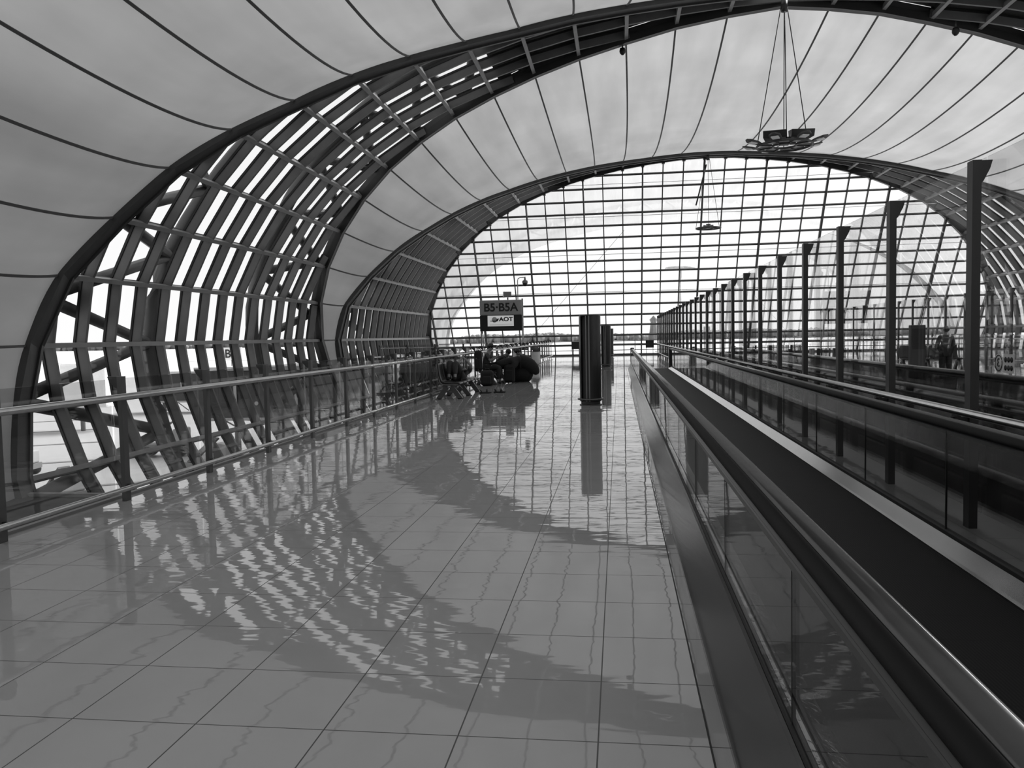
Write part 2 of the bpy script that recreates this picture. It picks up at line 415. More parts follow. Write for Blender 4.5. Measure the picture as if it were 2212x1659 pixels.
# open outer rim of the canopy outside
tr = empty('canopy_arch', (XC, 86, -6)); tag(tr, 'pale outdoor arch rim seen faintly through the end wall', 'arch')
pts = []; ups = []
for i in range(-60, 61):
    s = abs(i)/60*SBOT; side = -1 if i < 0 else 1
    pts.append(P3(side, s, 86-offF(s), .1)-tr.location); ups.append(N3(side, s) if i else Vector((0,0,1)))
MB().path(pts, [(-.3,-.35),(.3,-.35),(.3,.35),(-.3,.35)], ups).build('arch_beam', M['pale'], tr)
p2 = [P3(-1 if i < 0 else 1, abs(i)/60*SBOT, 88.3-offF(abs(i)/60*SBOT), 1.6)-tr.location for i in range(-60, 61)]
MB().tube(p2, .25, 8).build('outer_chord', M['pale'], tr)
for i in range(0, 120, 4):
    MB().tube([pts[i], p2[i+2]], .13, 6).build('brace', M['pale'], tr)
    if i+4 <= 120: MB().tube([p2[i+2], pts[i+4]], .13, 6).build('brace', M['pale'], tr)

# external trusses
def truss(label, yc_chord, ribf, ribsgn, yc):
    root = empty('roof_truss', (XC, yc, -6)); tag(root, label, 'truss'); rel = -root.location
    smin = s_of_hw(7.5)
    for side in (-1, 1):
        ch = [P3(side, smin+(SBOT-smin)*i/40, yc_chord(smin+(SBOT-smin)*i/40), 1.75)+rel for i in range(41)]
        MB().tube(ch, .3, 12).build('chord', M['steel_d'], root)
        n = 10
        for k in range(n):
            sa = smin+(SBOT-smin)*k/n; sb = smin+(SBOT-smin)*(k+.5)/n; sc = smin+(SBOT-smin)*(k+1)/n
            A = P3(side, sa, yc+ribsgn*ribf(sa), .45)+rel; B = P3(side, sb, yc_chord(sb), 1.75)+rel; C = P3(side, sc, yc+ribsgn*ribf(sc), .45)+rel
            MB().tube([A, B], .2, 8).build('brace', M['steel_d'], root)
            MB().tube([B, C], .2, 8).build('brace', M['steel_d'], root)
truss('dark tubular steel truss outside the left glazing, its chord nearer the camera', lambda s: 31.5-.14*max(0, s-8), offF, -1, 32)
truss('dark tubular steel truss outside the left glazing beside the second rib', lambda s: 32.5+.26*max(0, s-8), offM, 1, 32)
truss('dark tubular steel truss outside the far narrow glazed bay', lambda s: 58, offM2, -1, 59)

# ------------------------------------------------------------------ end wall
def yE(z): return 59.25+9.6*(1-z/ZT)
def build_endwall():
    root = empty('wall_far', (XC, yE(0), 0)); tag(root, 'leaning glass end wall with a dark grid of mullions and rails', 'wall', kind='structure')
    rel = -root.location
    def hw(z): return prof(s_of_z(z))[0] if z < 2 else interp(z, [p[1] for p in FP[::-1]], [p[0] for p in FP[::-1]])
    upn = Vector((0, -1, -9.6/ZT)).normalized()
    for k in range(-16, 17):
        x = XC-.15+1.435*k; h = abs(x-XC)
        if h > 22.0: continue
        # z top where hw(z)=h
        zt = interp(h, [FP[i][0] for i in range(len(FP)) if SS[i] <= S_B], [FP[i][1] for i in range(len(FP)) if SS[i] <= S_B])-.1
        big = k % 3 == 0
        mb = MB(); w = .11 if big else .075
        a = Vector((x, yE(-.3), -.3)); b = Vector((x, yE(zt), zt))
        mb.path([a+rel, b+rel], [(-w/2,-.1),(w/2,-.1),(w/2,.1),(-w/2,.1)], upn)
        if big:
            o = upn*.55
            mb.tube([a+o+rel, b+o*.3+rel], .05, 6)
            n = int(zt/1.2)
            for i in range(n):
                t0, t1 = i/n, (i+.5)/n
                mb.tube([a.lerp(b, t0)+rel, a.lerp(b, t1)+o*(1-.7*t1)+rel], .022, 5)
        mb.build('mullion', M['steel_d'], root)
        # bracket shoe on the rib
        MB().box(b+rel+Vector((0,-.1,.05)), (.22,.3,.35)).build('bracket', M['post'], root)
    z = .05; zs = []
    while z < 13.9: zs.append(z); z += .822
    for z in zs:
        h = hw(z)-.05
        mb = MB(); mb.path([Vector((XC-h, yE(z), z))+rel, Vector((XC+h, yE(z), z))+rel], [(-.06,-.055),(.06,-.055),(.06,.055),(-.06,.055)], upn)
        mb.build('rail', M['steel_d'], root)
    for z in (2.2, 4.85, 7.6, 10.2, 12.3):   # thin wind cables
        h = hw(z)-.3
        MB().tube([Vector((XC-h, yE(z)-.75, z+.25))+rel, Vector((XC+h, yE(z)-.75, z+.25))+rel], .015, 5).build('cable', M['steel_d'], root)
    poly = []
    zz = [-.35+i*(14.05+.35)/60 for i in range(61)]
    vs = []; fs = []
    for z in zz:
        h = hw(z)+.1; vs += [Vector((XC-h, yE(z)+.12, z))+rel, Vector((XC+h, yE(z)+.12, z))+rel]
    for i in range(60): fs.append((2*i, 2*i+1, 2*i+3, 2*i+2))
    MB().add(vs, fs).build('glazing', M['eglass'], root)
    # centre mast with tied cables
    mb = MB(); mb.tube([Vector((XC, yE(13)-.4, 13.6))+rel, Vector((XC-.6, yE(11)-.3, 11))+rel], .06, 6)
    mb.build('tie_rod', M['steel_d'], root)
build_endwall()
# thin diagonal stay cables inside
t = MB(); 
t.tube([(-7.5, 66.5, 1.2), (0.5, 62.0, 9.5)], .012, 4); tag(t.build('stay_cable', M['steel_d']), 'thin slanting cable from floor rail up past the gate sign', 'cable')

# ------------------------------------------------------------------ floors
fl = MB()
fl.b2(-5.5, 2.6, -24, 48.4, -.35, 0); fl.b2(2.6, 18.1, -24, 48.4, -.35, 0); fl.b2(-15.6, 28.2, 48.4, 68.4, -.35, 0)
tag(fl.build('floor', M['floor']), 'glossy grey square tile floor of the concourse', 'floor', kind='structure')
lf = MB(); lf.b2(-12.4, 25, -24, 70, -4.9, -4.6)
tag(lf.build('floor', M['conc']), 'dark lower level floor below the railing', 'floor', kind='structure')
tr1 = MB(); tr1.b2(-5.56, -5.5, -24, 48.4, -.5, .03)
tag(tr1.build('trim_1', M['mgrey']), 'grey edge strip of the floor under the glass railing', 'trim', kind='structure')
tr2 = MB(); tr2.b2(.35, .358, -6, 40.2, 0, .003)
tag(tr2.build('trim_2', M['black']), 'thin dark floor joint beside the moving walkway', 'trim', kind='structure')
lg = MB(); lg.b2(-16.2, -5.7, -24, 18.6, -2.3, -2.06); lg.b2(-16.2, -5.7, 18.45, 18.6, -2.06, -1.98, 1)
tag(lg.build('floor', [M['conc'], M['lgrey']]), 'dark ledge below the railing at lower left', 'floor', kind='structure')
wb = MB(); wb.b2(-17, 30, -24.4, -24, -4.6, 15)  # unseen wall, added so no light floods in from the rear
tag(wb.build('added_wall_back', M['mgrey']), 'plain wall added behind the camera to keep light out', 'wall', kind='structure')

# ------------------------------------------------------------------ glass railings
def railing(label, x, y0, y1, step, side, group=None):
    """side = direction of the glass (-1 left, 1 right); handrails on the other side"""
    root = empty('glass_railing', (x, y0, 0)); tag(root, label, 'railing', group)
    n = int((y1-y0)/step+.01)
    first = None
    for k in range(n+1):
        y = k*step
        if first is None:
            mb = MB(); mb.b2(-.024, .024, -.045, .045, -.02, 1.36)
            mb.add([(side*.02, -.03, 1.36), (side*.145, -.03, 1.36), (side*.13, -.03, 1.32), (side*.07, -.03, 1.25), (side*.02, -.03, 1.22),
                    (side*.02, .03, 1.36), (side*.145, .03, 1.36), (side*.13, .03, 1.32), (side*.07, .03, 1.25), (side*.02, .03, 1.22)],
                   [(0,1,2,3,4), (9,8,7,6,5), (0,5,6,1), (1,6,7,2), (2,7,8,3), (3,8,9,4), (4,9,5,0)], 1)
            mb.box((-side*.07, 0, 1.13), (.12, .03, .03), 0, 1); mb.box((-side*.07, 0, .17), (.12, .03, .03), 0, 1)
            p = first = mb.build('post', [M['postl'], M['post']], root)
        else:
            p = first.copy(); COL.objects.link(p); p.parent = root
        p.location = (0, y, 0)
    gf = None
    for k in range(n):
        if gf is None:
            g = gf = MB().b2(side*.12-.006, side*.12+.006, .02, step-.02, .12, 1.33).build('glass_panel', M['rglass'], root)
        else:
            g = gf.copy(); COL.objects.link(g); g.parent = root
        g.location = (0, k*step, 0)
    L = n*step
    MB().tube([(-side*.14, -3 if 1 < y0 < 8 else 0, 1.15), (-side*.14, L, 1.15)], .034, 14).build('top_rail', M['chrome_d'], root)
    MB().tube([(-side*.14, -3 if 1 < y0 < 8 else 0, .17), (-side*.14, L, .17)], .028, 12).build('lower_rail', M['chrome_d'], root)
    return root
railing('long glass railing with round steel rails along the left floor edge', -5.36, 4.53, 65.4, 1.82, -1)
rr = railing('glass railing crossing the far end of the left opening', 0, 0, 9.4, 1.75, -1)
rr.location = (-5.9, 48.7, 0); rr.rotation_euler = (0, 0, PI/2)
railing('long glass railing along the right floor edge beyond the far screen', 18.0, 10, 65, 1.9, 1)

# ------------------------------------------------------------------ moving walkways
def walkway(name, label, dx, y0, y1, glassm, ph):
    root = empty(name, (dx, y0, 0)); tag(root, label, 'moving walkway', 'pair of parallel moving walkways' if 0 else None)
    L = y1-y0
    o = MB(); o.b2(.87, 2.36, 0, L+1.6, -.08, .004); o.build('treadway', M['pallet'], root)
    # outer cladding on the left, inner skirts, outer cladding right
    MB().prism_y([(.43,0),(.43,.03),(.548,.32),(.56,.335),(.60,.335),(.60,0)], 0, L).build('outer_cladding', M['inox'], root)
    MB().prism_y([(.563,.335),(.587,.335),(.587,.36),(.563,.36)], 0, L).build('glass_channel', M['black'], root)
    MB().prism_y([(.602,0),(.602,.34),(.62,.335),(.79,.05),(.87,.014),(.87,0)], 0, L).build('inner_skirt', M['mirror'], root)
    MB().prism_y([(2.36,0),(2.36,.02),(2.375,.035),(2.455,.125),(2.47,.13),(2.47,0)], 0, L).build('inner_skirt', M['chrome'], root)
    MB().prism_y([(2.45,.128),(2.51,.128),(2.51,.155),(2.45,.155)], 0, L).build('glass_channel', M['black'], root)
    MB().prism_y([(2.505,0),(2.505,.13),(2.56,.12),(2.62,.0)], 0, L).build('outer_cladding', M['deck'], root)
    for xg, z0, st, p in ((.575, .36, 1.76, ph), (2.48, .15, 2.07, ph+.45)):
        y = p; first = None
        edges = [0]
        while y < L: edges.append(y); y += st
        edges.append(L)
        for a, b in zip(edges, edges[1:]):
            if b-a < .3: continue
            MB().b2(xg-.006, xg+.006, a+.004, b-.004, z0, .93).build('balustrade_glass', glassm, root)
            MB().b2(xg-.007, xg+.007, b-.004, b+.004, z0, .92).build('glass_joint', M['black'], root)
    for xg, sg in ((.575, 1), (2.485, 1)):
        cx = xg+.068*1 if xg < 1 else xg
        # guide rail then belt
        MB().prism_y([(xg-.008,.895),(xg+.012,.895),(cx+.045,.93),(cx+.045,.95),(cx-.045,.95),(xg-.012,.925)], 0, L).build('handrail_guide', M['post'], root)
        poly = [(cx-.03,.944),(cx-.03,1.004),(cx-.012,1.014),(cx+.01,1.016),(cx+.045,1.008),(cx+.07,.99),(cx+.075,.965),(cx+.068,.948),(cx+.04,.944)]
        MB().prism_y([(cx-.068,.948),(cx-.075,.965),(cx-.07,.988),(cx-.05,1.002),(cx-.036,1.006),(cx-.03,1.0),(cx-.03,.944),(cx-.04,.944)], 0, L, 0, True).build('handrail_left_side', M['rubber_m'], root)  # left side of the belt, split off and coloured darker
        MB().prism_y(poly, -.0, L, 0, True).build('handrail', M['rubber'], root, 0)
        MB().b2(cx-.09, cx+.09, L, L+.5, 0, 1.05).build('newel_box', M['dgrey'], root, .02)
    MB().b2(.8, 2.42, L+.3, L+2.6, 0, .012).build('landing_plate', M['inox'], root)
    return root
walkway('moving_walkway', 'moving walkway with glass sides and black handrails nearest the camera', 0, -5.0, 40.0, M['wglass'], 7.8-1.76*4+.0)
walkway('moving_walkway', 'second moving walkway behind the tall glass screen, darker sides', 2.98, -5.0, 40.0, M['dglass'], 1.1)

# ------------------------------------------------------------------ tall glass screens
def screen(label, x, y0, n, step, zt, bside, rail):
    root = empty('glass_screen', (x, y0, 0)); tag(root, label, 'glass screen')
    f = g = None
    for k in range(n):
        if f is None:
            mb = MB(); mb.b2(-.035, .035, -.055, .055, 0, zt)
            b = bside
            mb.add([(b*.03,-.03,zt), (b*.13,-.03,zt), (b*.11,-.03,zt-.07), (b*.06,-.03,zt-.17), (b*.03,-.03,zt-.2),
                    (b*.03,.03,zt), (b*.13,.03,zt), (b*.11,.03,zt-.07), (b*.06,.03,zt-.17), (b*.03,.03,zt-.2)],
                   [(0,1,2,3,4), (9,8,7,6,5), (0,5,6,1), (1,6,7,2), (2,7,8,3), (3,8,9,4), (4,9,5,0)], 0)
            if rail: mb.box((-.08, 0, .93), (.16, .04, .04), 0); mb.box((-.12, 0, .96), (.03, .12, .06))
            p = f = mb.build('post', M['post'], root)
            q = g = MB().b2(b*.1-.006, b*.1+.006, .02, step-.02, .12, zt+.03).build('glass_panel', M['pglass'], root)
        else:
            p = f.copy(); COL.objects.link(p); p.parent = root
            q = g.copy(); COL.objects.link(q); q.parent = root
        p.location = (0, k*step, 0); q.location = (0, k*step, 0)
    if rail:
        MB().tube([(-.13, -1.5, 1.0), (-.13, n*step-.6, 1.0)], .033, 14).build('handrail', M['chrome_d'], root)
        MB().tube([(-.13, 30, .35), (-.13, n*step-.6, .35)], .028, 10).build('lower_rail', M['chrome_d'], root)
    return root
screen('tall glass screen with black posts and a handrail beside the nearer moving walkway', 2.95, 3.15, 30, 2.07, 3.08, 1, True)
screen('farther tall glass screen with thin black posts on the right side of the hall', 14.6, 12, 25, 2.07, 3.15, 1, False)

# number sticker on the near screen and its reflection, modelled as a second
def text_mesh(name, s, size, matl, parent=None, ext=.004, font_off=0, shear=0):
    cu = bpy.data.curves.new(name, 'FONT'); cu.body = s; cu.size = size; cu.extrude = ext; cu.align_x = 'CENTER'; cu.align_y = 'CENTER'; cu.offset = font_off; cu.shear = shear
    ob = bpy.data.objects.new(name, cu); COL.objects.link(ob)
    dg = bpy.context.evaluated_depsgraph_get()
    me = bpy.data.meshes.new_from_object(ob.evaluated_get(dg)); me.name = name
    bpy.data.objects.remove(ob); bpy.data.curves.remove(cu)
    me.materials.clear(); me.materials.append(matl)
    o = bpy.data.objects.new(name, me); COL.objects.link(o)
    if parent is not None: o.parent = parent
    return o
def sticker(label, y, mirrored):
    root = empty('number_mark', (3.035, y, 1.41)); tag(root, label, 'sticker', 'number stickers on the glass screen')
    mb = MB(); mb.lathe((0,0,0), [(.0,-.001),(.075,-.001),(.075,.001),(0,.001)], 28, 0)
    rx = Matrix.Rotation(PI/2, 4, 'Y')
    d = mb.build('disc', M['lgrey'], root); d.rotation_euler = (0, PI/2, 0)
    if not mirrored:
        pass
    r = MB().tube([(0, .062*math.cos(2*PI*i/24), .062*math.sin(2*PI*i/24)) for i in range(24)], .004, 5, 0, True).build('ring', M['txt'], root); r.location = (-.002,0,0)
    tx = text_mesh('numeral', '3', .1, M['txt'], root, .001)
    tx.rotation_euler = (PI/2, 0, -PI/2); tx.location = (-.004, 0, 0)
    if mirrored: tx.scale = (-1, 1, 1)  # mirrored copy stands in for a reflection in the glass
    pl = MB().b2(-.001, .001, -.26, -.08, -.075, .075).build('dot_plate', M['lgrey'], root)
    for a in range(3):
        for b in range(2):
            dd = MB().lathe((0,0,0), [(.0,-.001),(.022,-.001),(.022,.001),(0,.001)], 12, 0).build('dot', M['txt'], root)
            dd.rotation_euler = (0, PI/2, 0); dd.location = (-.003, -.12-.05*a, .03-.065*b)
sticker('round pale mirrored 3 with dark dots, a reflection modelled on the glass screen', 7.0, True)
sticker('round pale sticker with an upright 3 at the right frame edge', 6.12, False)

# ------------------------------------------------------------------ air towers
def tower():
    root = empty('ventilation_tower', (0,0,0))
    def shell(r0, z0, z1, a0, a1, name, m, n=20, th=.02):
        mb = MB(); vs = []; fs = []
        for i in range(n+1):
            a = a0+(a1-a0)*i/n
            for r in (r0, r0-th):
                for z in (z0, z1): vs.append((r*math.cos(a), r*math.sin(a), z))
        for i in range(n):
            b = 4*i; c = b+4
            fs += [(b,c,c+1,b+1), (b+2,b+3,c+3,c+2), (b+1,c+1,c+3,b+3), (b,b+2,c+2,c)]
        fs += [(0,1,3,2), (4*n,4*n+2,4*n+3,4*n+1)]
        return mb.add(vs, fs, 0, False).build(name, m, root)
    R = .262
    shell(R, .1, 2.17, math.radians(-98), math.radians(60), 'shell_panel', M['tower'])
    shell(R, .1, 2.17, math.radians(120), math.radians(212), 'perforated_panel', M['perf'])
    shell(R, .1, 2.17, math.radians(64), math.radians(116), 'shell_panel', M['tower'])
    MB().b2(-.03, .0, -.275, -.235, .1, 2.17).build('vertical_fin', M['mgrey'], root)
    MB().b2(-.10, -.075, -.265, -.225, .1, 2.17).build('vertical_fin', M['mgrey'], root)
    MB().lathe((0,0,0), [(.235,.0),(.235,.1),(.2,.1),(.2,2.16),(0.0,2.16)], 28).build('core', M['dgrey'], root)
    MB().lathe((0,0,0), [(.0,2.165),(.262,2.165),(.266,2.18),(.255,2.195),(0,2.2)], 28).build('cap', M['tower'], root)
    MB().tube([(.3*math.cos(2*PI*i/32), .3*math.sin(2*PI*i/32), .15) for i in range(32)], .022, 8, 0, True).build('bumper_ring', M['perf'], root)
    MB().lathe((0,0,0), [(.27,0),(.27,.02),(.0,.02)], 28).build('base_plate', M['perf'], root)
    return root
tw = tower(); tw.location = (-.7, 19.9, 0)
tag(tw, 'round dark metal ventilation tower standing on the shiny floor, nearest and tallest of three', 'ventilation tower', 'ventilation towers in a row')
for y, lb in ((43.2, 'middle dark ventilation tower half hidden behind the nearest one'), (66.0, 'farthest ventilation tower, a sliver beside the middle one')):
    c = copy_tree(tw); c.location = (-.68, y if y < 60 else 64.5, 0); c['label'] = lb

# ------------------------------------------------------------------ hanging light rings
def rig(petals):
    root = empty('hanging_light_ring', (0,0,0))
    n = 40
    MB().tube([(1.0*math.cos(2*PI*i/n), 1.0*math.sin(2*PI*i/n), 0) for i in range(n)], .045, 8, 0, True).build('ring', M['steel_d'], root)
    MB().tube([(.42*math.cos(2*PI*i/n), .42*math.sin(2*PI*i/n), .0) for i in range(n)], .04, 8, 0, True).build('inner_ring', M['steel_d'], root)
    for i in range(8):
        a = 2*PI*i/8+.2
        MB().bar((.42*math.cos(a), .42*math.sin(a), 0), (1.0*math.cos(a), 1.0*math.sin(a), 0), .03, .05).build('spoke', M['steel_d'], root)
    for i in range(10):
        a = 2*PI*i/10+.1; R = Matrix.Rotation(a, 3, 'Z')
        mb = MB(); mb.box((0,0,0), (.44,.36,.03), 0, 0, R)
        o = mb.build('reflector_plate', M['lamp'], root); o.location = (.72*math.cos(a), .72*math.sin(a), .03)
    mb = MB(); mb.box((0,0,.16), (.34,.34,.26)); mb.box((.3,.0,.13), (.2,.22,.18)); mb.box((-.3,.05,.13), (.2,.22,.18)); mb.build('gear_box', M['mgrey'], root, .01)
    if petals:
        for i in range(8):
            a = 2*PI*i/8+.35
            mb = MB()
            P = [(0,-.1,0),(.16,-.2,.02),(.45,-.2,.06),(.58,-.06,.08),(.58,.06,.08),(.45,.2,.06),(.16,.2,.02),(0,.1,0)]
            mb.add([(x,y,z) for x,y,z in P]+[(x,y,z+.05) for x,y,z in P], [tuple(range(8))[::-1], tuple(range(8,16))]+[(k,(k+1)%8,8+(k+1)%8,8+k) for k in range(8)])
            o = mb.build('lamp_petal', M['steel_d'], root); o.rotation_euler = (0,-.1,a); o.location = (1.0*math.cos(a), 1.0*math.sin(a), 0)
            f = MB().b2(.17, .43, -.13, .13, -.0, .04).build('lens', M['white'], o)
        for sx in (-.42, .5):
            mb = MB()
            mb.add([(-.42,-.3,.0),(.42,-.3,.0),(.34,.25,-.1),(-.34,.25,-.1),(-.42,-.36,.26),(.42,-.36,.26),(.4,.2,.24),(-.4,.2,.24)],
                   [(0,1,2,3),(4,7,6,5),(0,4,5,1),(1,5,6,2),(2,6,7,3),(3,7,4,0)])
            o = mb.build('floodlight', M['post'], root, .02); o.location = (sx, -.35, .22); o.rotation_euler = (.15, 0, -.15 if sx < 0 else .1)
    top = 13.75-8.65 if petals else 13.9-9.0
    for dx, dy in ((-1.0, 0), (.93, .3), (0, -.42), (.15, .9)):
        MB().tube([(dx, dy, 0), (dx*.12, dy*.12, top)], .018, 5).build('cable', M['post'], root)
    MB().tube([(0,0,top-.2), (0,0,top+.25)], .12, 10).build('mount', M['post'], root)
    return root
r1 = rig(True); r1.location = (6.25, 32, 8.65); tag(r1, 'ring of lamps with petal reflectors hanging on cables from the vault, nearer and larger', 'hanging light', 'hanging light rings')
r2 = rig(False); r2.location = (6.3, 58.6, 9.0); r2.scale = (.85, .85, 1); tag(r2, 'smaller far light ring hanging before the end wall', 'hanging light', 'hanging light rings')

# ------------------------------------------------------------------ gate sign
def gate_sign():
    root = empty('gate_sign', (-7.2, 50.0, 0)); tag(root, 'tall gate sign reading B5·B5A above a dark panel with a screen', 'sign')
    w = 2.68; x0, x1 = -w/2, w/2
    pz = 1.7-.0
    MB().b2(x0+.02, x0+.10, -.04, .04, 0, 2.2).build('post', M['chrome_d'], root); MB().b2(x1-.07, x1+.03, -.05, .05, 0, 4.05).build('post', M['lgrey'], root)
    MB().tube([(x0+.1, 0, 2.15), (x0+.5, .1, 0)], .03, 8).build('brace', M['chrome_d'], root)
    MB().b2(x0, x1-.06, -.11, .11, 2.08, 3.06).build('panel', M['txt'], root, .02)
    MB().b2(x0, x1-.04, -.13, .13, 3.06, 3.99).build('header_panel', M['hdr'], root, .06)
    t = text_mesh('lettering', 'B5·B5A', .7, M['txt'], root, .004, .016); t.rotation_euler = (PI/2,0,0); t.location = (-.02, -.14, 3.52); 
    sc = MB().b2(-.85, .78, -.135, -.115, 2.38, 3.03).build('screen', M['screen'], root)
    lg = MB(); lg.lathe((0,0,0), [(0,-.002),(.17,-.002),(.17,.002),(0,.002)], 28, 0)
    ld = lg.build('logo_disc', M['lgrey'], root); ld.rotation_euler = (PI/2,0,0); ld.location = (-.42,-.14,2.78)
    wv = MB(); wv.add([(-.3,0,-.06),(.1,0,-.06),(.16,0,.06),(.3,0,.08),(.2,0,-.1),(.12,0,-.12),(-.26,0,-.1)], [(0,1,2,3,4,5,6)])
    wv.add([(-.3,.006,-.06),(.1,.006,-.06),(.16,.006,.06),(.3,.006,.08),(.2,.006,-.1),(.12,.006,-.12),(-.26,.006,-.1)], [(6,5,4,3,2,1,0)])
    o = wv.build('logo_mark', M['txt'], root); o.location = (-.42,-.148,2.78)
    t = text_mesh('lettering', 'AOT', .34, M['txt'], root, .003, .014); t.rotation_euler = (PI/2,0,0); t.location = (.3,-.142,2.79); t.scale = (1.2,1,1)
    MB().b2(-.72, .7, -.139, -.136, 2.49, 2.5).build('caption_line', M['mgrey'], root)
    MB().b2(-.72, .7, -.139, -.136, 2.43, 2.44).build('caption_line', M['mgrey'], root)
    MB().b2(-.8, .78, -.118, -.112, 2.2, 2.23).build('caption_line', M['dgrey'], root)
    return root
gate_sign()
fd = empty('floodlight', (-6.78, 50, 4.0)); tag(fd, 'small grey floodlight box on top of the gate sign', 'floodlight')
MB().tube([(0,0,0),(0,0,.14)], .04, 8).build('bracket', M['steel_d'], fd); MB().box((0,0,.32), (.42,.26,.34), .3).build('housing', M['mgrey'], fd, .02)
MB().box((-.24,.02,.32), (.06,.3,.36), .3).build('fins', M['lgrey'], fd)
cm = empty('security_camera', (-6.15, 50, 4.0)); tag(cm, 'dome security camera hanging from a bent pole above the gate sign', 'security camera')
MB().tube([(0,0,0),(0,0,1.15),(.04,0,1.28),(.16,0,1.34),(.5,0,1.36)], .028, 8).build('pole', M['lgrey'], cm)
MB().lathe((.46,0,.98), [(0,.36),(.05,.34),(.07,.2),(.17,.15),(.17,0),(0,0)], 18).build('housing', M['mgrey'], cm)
MB().lathe((.46,0,.98), [(.15,0),(.14,-.09),(.09,-.16),(0,-.19)], 18).build('dome', M['txt'], cm)

def ceil_dev(label, x, y, z, nm='loudspeaker', cat='loudspeaker'):
    r = empty(nm, (x, y, z)); tag(r, label, cat)
    MB().tube([(0,0,.35),(0,0,.1)], .03, 6).build('bracket', M['post'], r)
    MB().lathe((0,0,0), [(0,.14),(.1,.12),(.13,0),(.11,-.08),(.05,-.15),(0,-.16)], 14).build('housing', M['txt'], r)
ceil_dev('small black round fitting under the rib at top centre', .3, 34.35, 13.3)
ceil_dev('small black round fitting under the vault at top right', 12.1, 31.6, 12.3)
ceil_dev('dome camera hanging from the right glazing', 26.9, 54, 6.1, 'security_camera', 'security camera')

# ------------------------------------------------------------------ benches
def bench(n, label, group):
    """row along +Y, seats face +X ; origin at centre of near end"""
    root = empty('bench', (0,0,0)); tag(root, label, 'bench', group)
    for k in range(n):
        y = .32+.6*k
        # curved shell: back + seat in one profile
        pr = [(-.30,1.0),(-.285,.98),(-.27,.8),(-.235,.62),(-.2,.52),(-.1,.47),(.1,.455),(.27,.47),(.31,.455),(.33,.42),(.3,.40),(.1,.40),(-.12,.415),(-.24,.46),(-.285,.6),(-.325,.8),(-.335,.98)]
        MB().prism_y(pr, y-.26, y+.26, 0, True).build('seat_shell', M['seat'], root, .012)
    L = .6*n+.04
    MB().b2(-.02, .06, .02, L, .33, .40).build('beam', M['chrome_d'], root)
    ys = [.12] + [L*(i+1)/(max(1, n//2)+.0)-.12 for i in range(max(1, n//2))]
    for y in ys:
        mb = MB(); mb.bar((0,y,.42), (-.31,y,0), .09, .13); mb.bar((0.02,y,.42), (.33,y,0), .09, .13); mb.box((-.31,y,.01), (.16,.09,.02)); mb.box((.33,y,.01), (.16,.09,.02))
        mb.bar((-.17,y,.2), (.19,y,.2), .04, .04)
        mb.build('leg', M['postl'], root)
    for y in (.0, L+.02):
        MB().tube([(-.33,y,.98),(-.3,y,.7),(-.23,y,.46),(-.15,y,.4),(.25,y,.4),(.33,y,.37),(.4,y,.28)], .02, 8).build('end_frame', M['postl'], root)
    return root
b1 = bench(5, 'black shell bench by the left railing, nearest row, a person lying on it', 'benches along the left railing'); b1.location = (-4.72, 22.1, 0)
b2 = bench(5, 'black shell bench behind the nearest row, seated travellers on it', 'benches along the left railing'); b2.location = (-4.75, 28.7, 0)
for i, (x, y, rz, lb) in enumerate([(9.0, 34, PI/2, 'row of dark seats beyond the second walkway, left of the standing person'), (11.7, 36, -PI/2, 'row of dark seats beyond the second walkway, behind the standing person'),
                                    (-9.5, 57, -PI/2, 'row of dark seats near the end wall behind the far railing'), (9.4, 44, PI/2, 'distant row of dark seats in the right hall near the end wall')]):
    c = bench(4, lb, 'benches in the right hall' if x > 0 else None); c.location = (x, y, 0); c.rotation_euler = (0,0,rz)

# ------------------------------------------------------------------ people
def skin_obj(name, pts, edges, m, parent, root_key, sub=2):
    keys = list(pts); idx = {k: i for i, k in enumerate(keys)}
    me = bpy.data.meshes.new(name); me.from_pydata([pts[k][0] for k in keys], [(idx[a], idx[b]) for a, b in edges], [])
    o = bpy.data.objects.new(name, me); COL.objects.link(o)
    md = o.modifiers.new('skin', 'SKIN'); md.use_smooth_shade = True; md.branch_smoothing = .6
    sv = me.skin_vertices[0].data if me.skin_vertices else None
    if sv is None:
        bm = bmesh.new(); bm.from_mesh(me); bm.verts.layers.skin.verify(); bm.to_mesh(me); bm.free(); sv = me.skin_vertices[0].data
    for k in keys:
        r = pts[k][1]; r = (r*1.15, r*1.15) if isinstance(r, (int, float)) else r
        sv[idx[k]].radius = r; sv[idx[k]].use_root = (k == root_key)
    s = o.modifiers.new('sub', 'SUBSURF'); s.levels = sub; s.render_levels = sub
    # bake to a plain mesh
    dg = bpy.context.evaluated_depsgraph_get(); me2 = bpy.data.meshes.new_from_object(o.evaluated_get(dg)); me2.name = name
    bpy.data.objects.remove(o)
    me2.materials.clear(); me2.materials.append(m)
    for p in me2.polygons: p.use_smooth = True
    o2 = bpy.data.objects.new(name, me2); COL.objects.link(o2); o2.parent = parent
    return o2
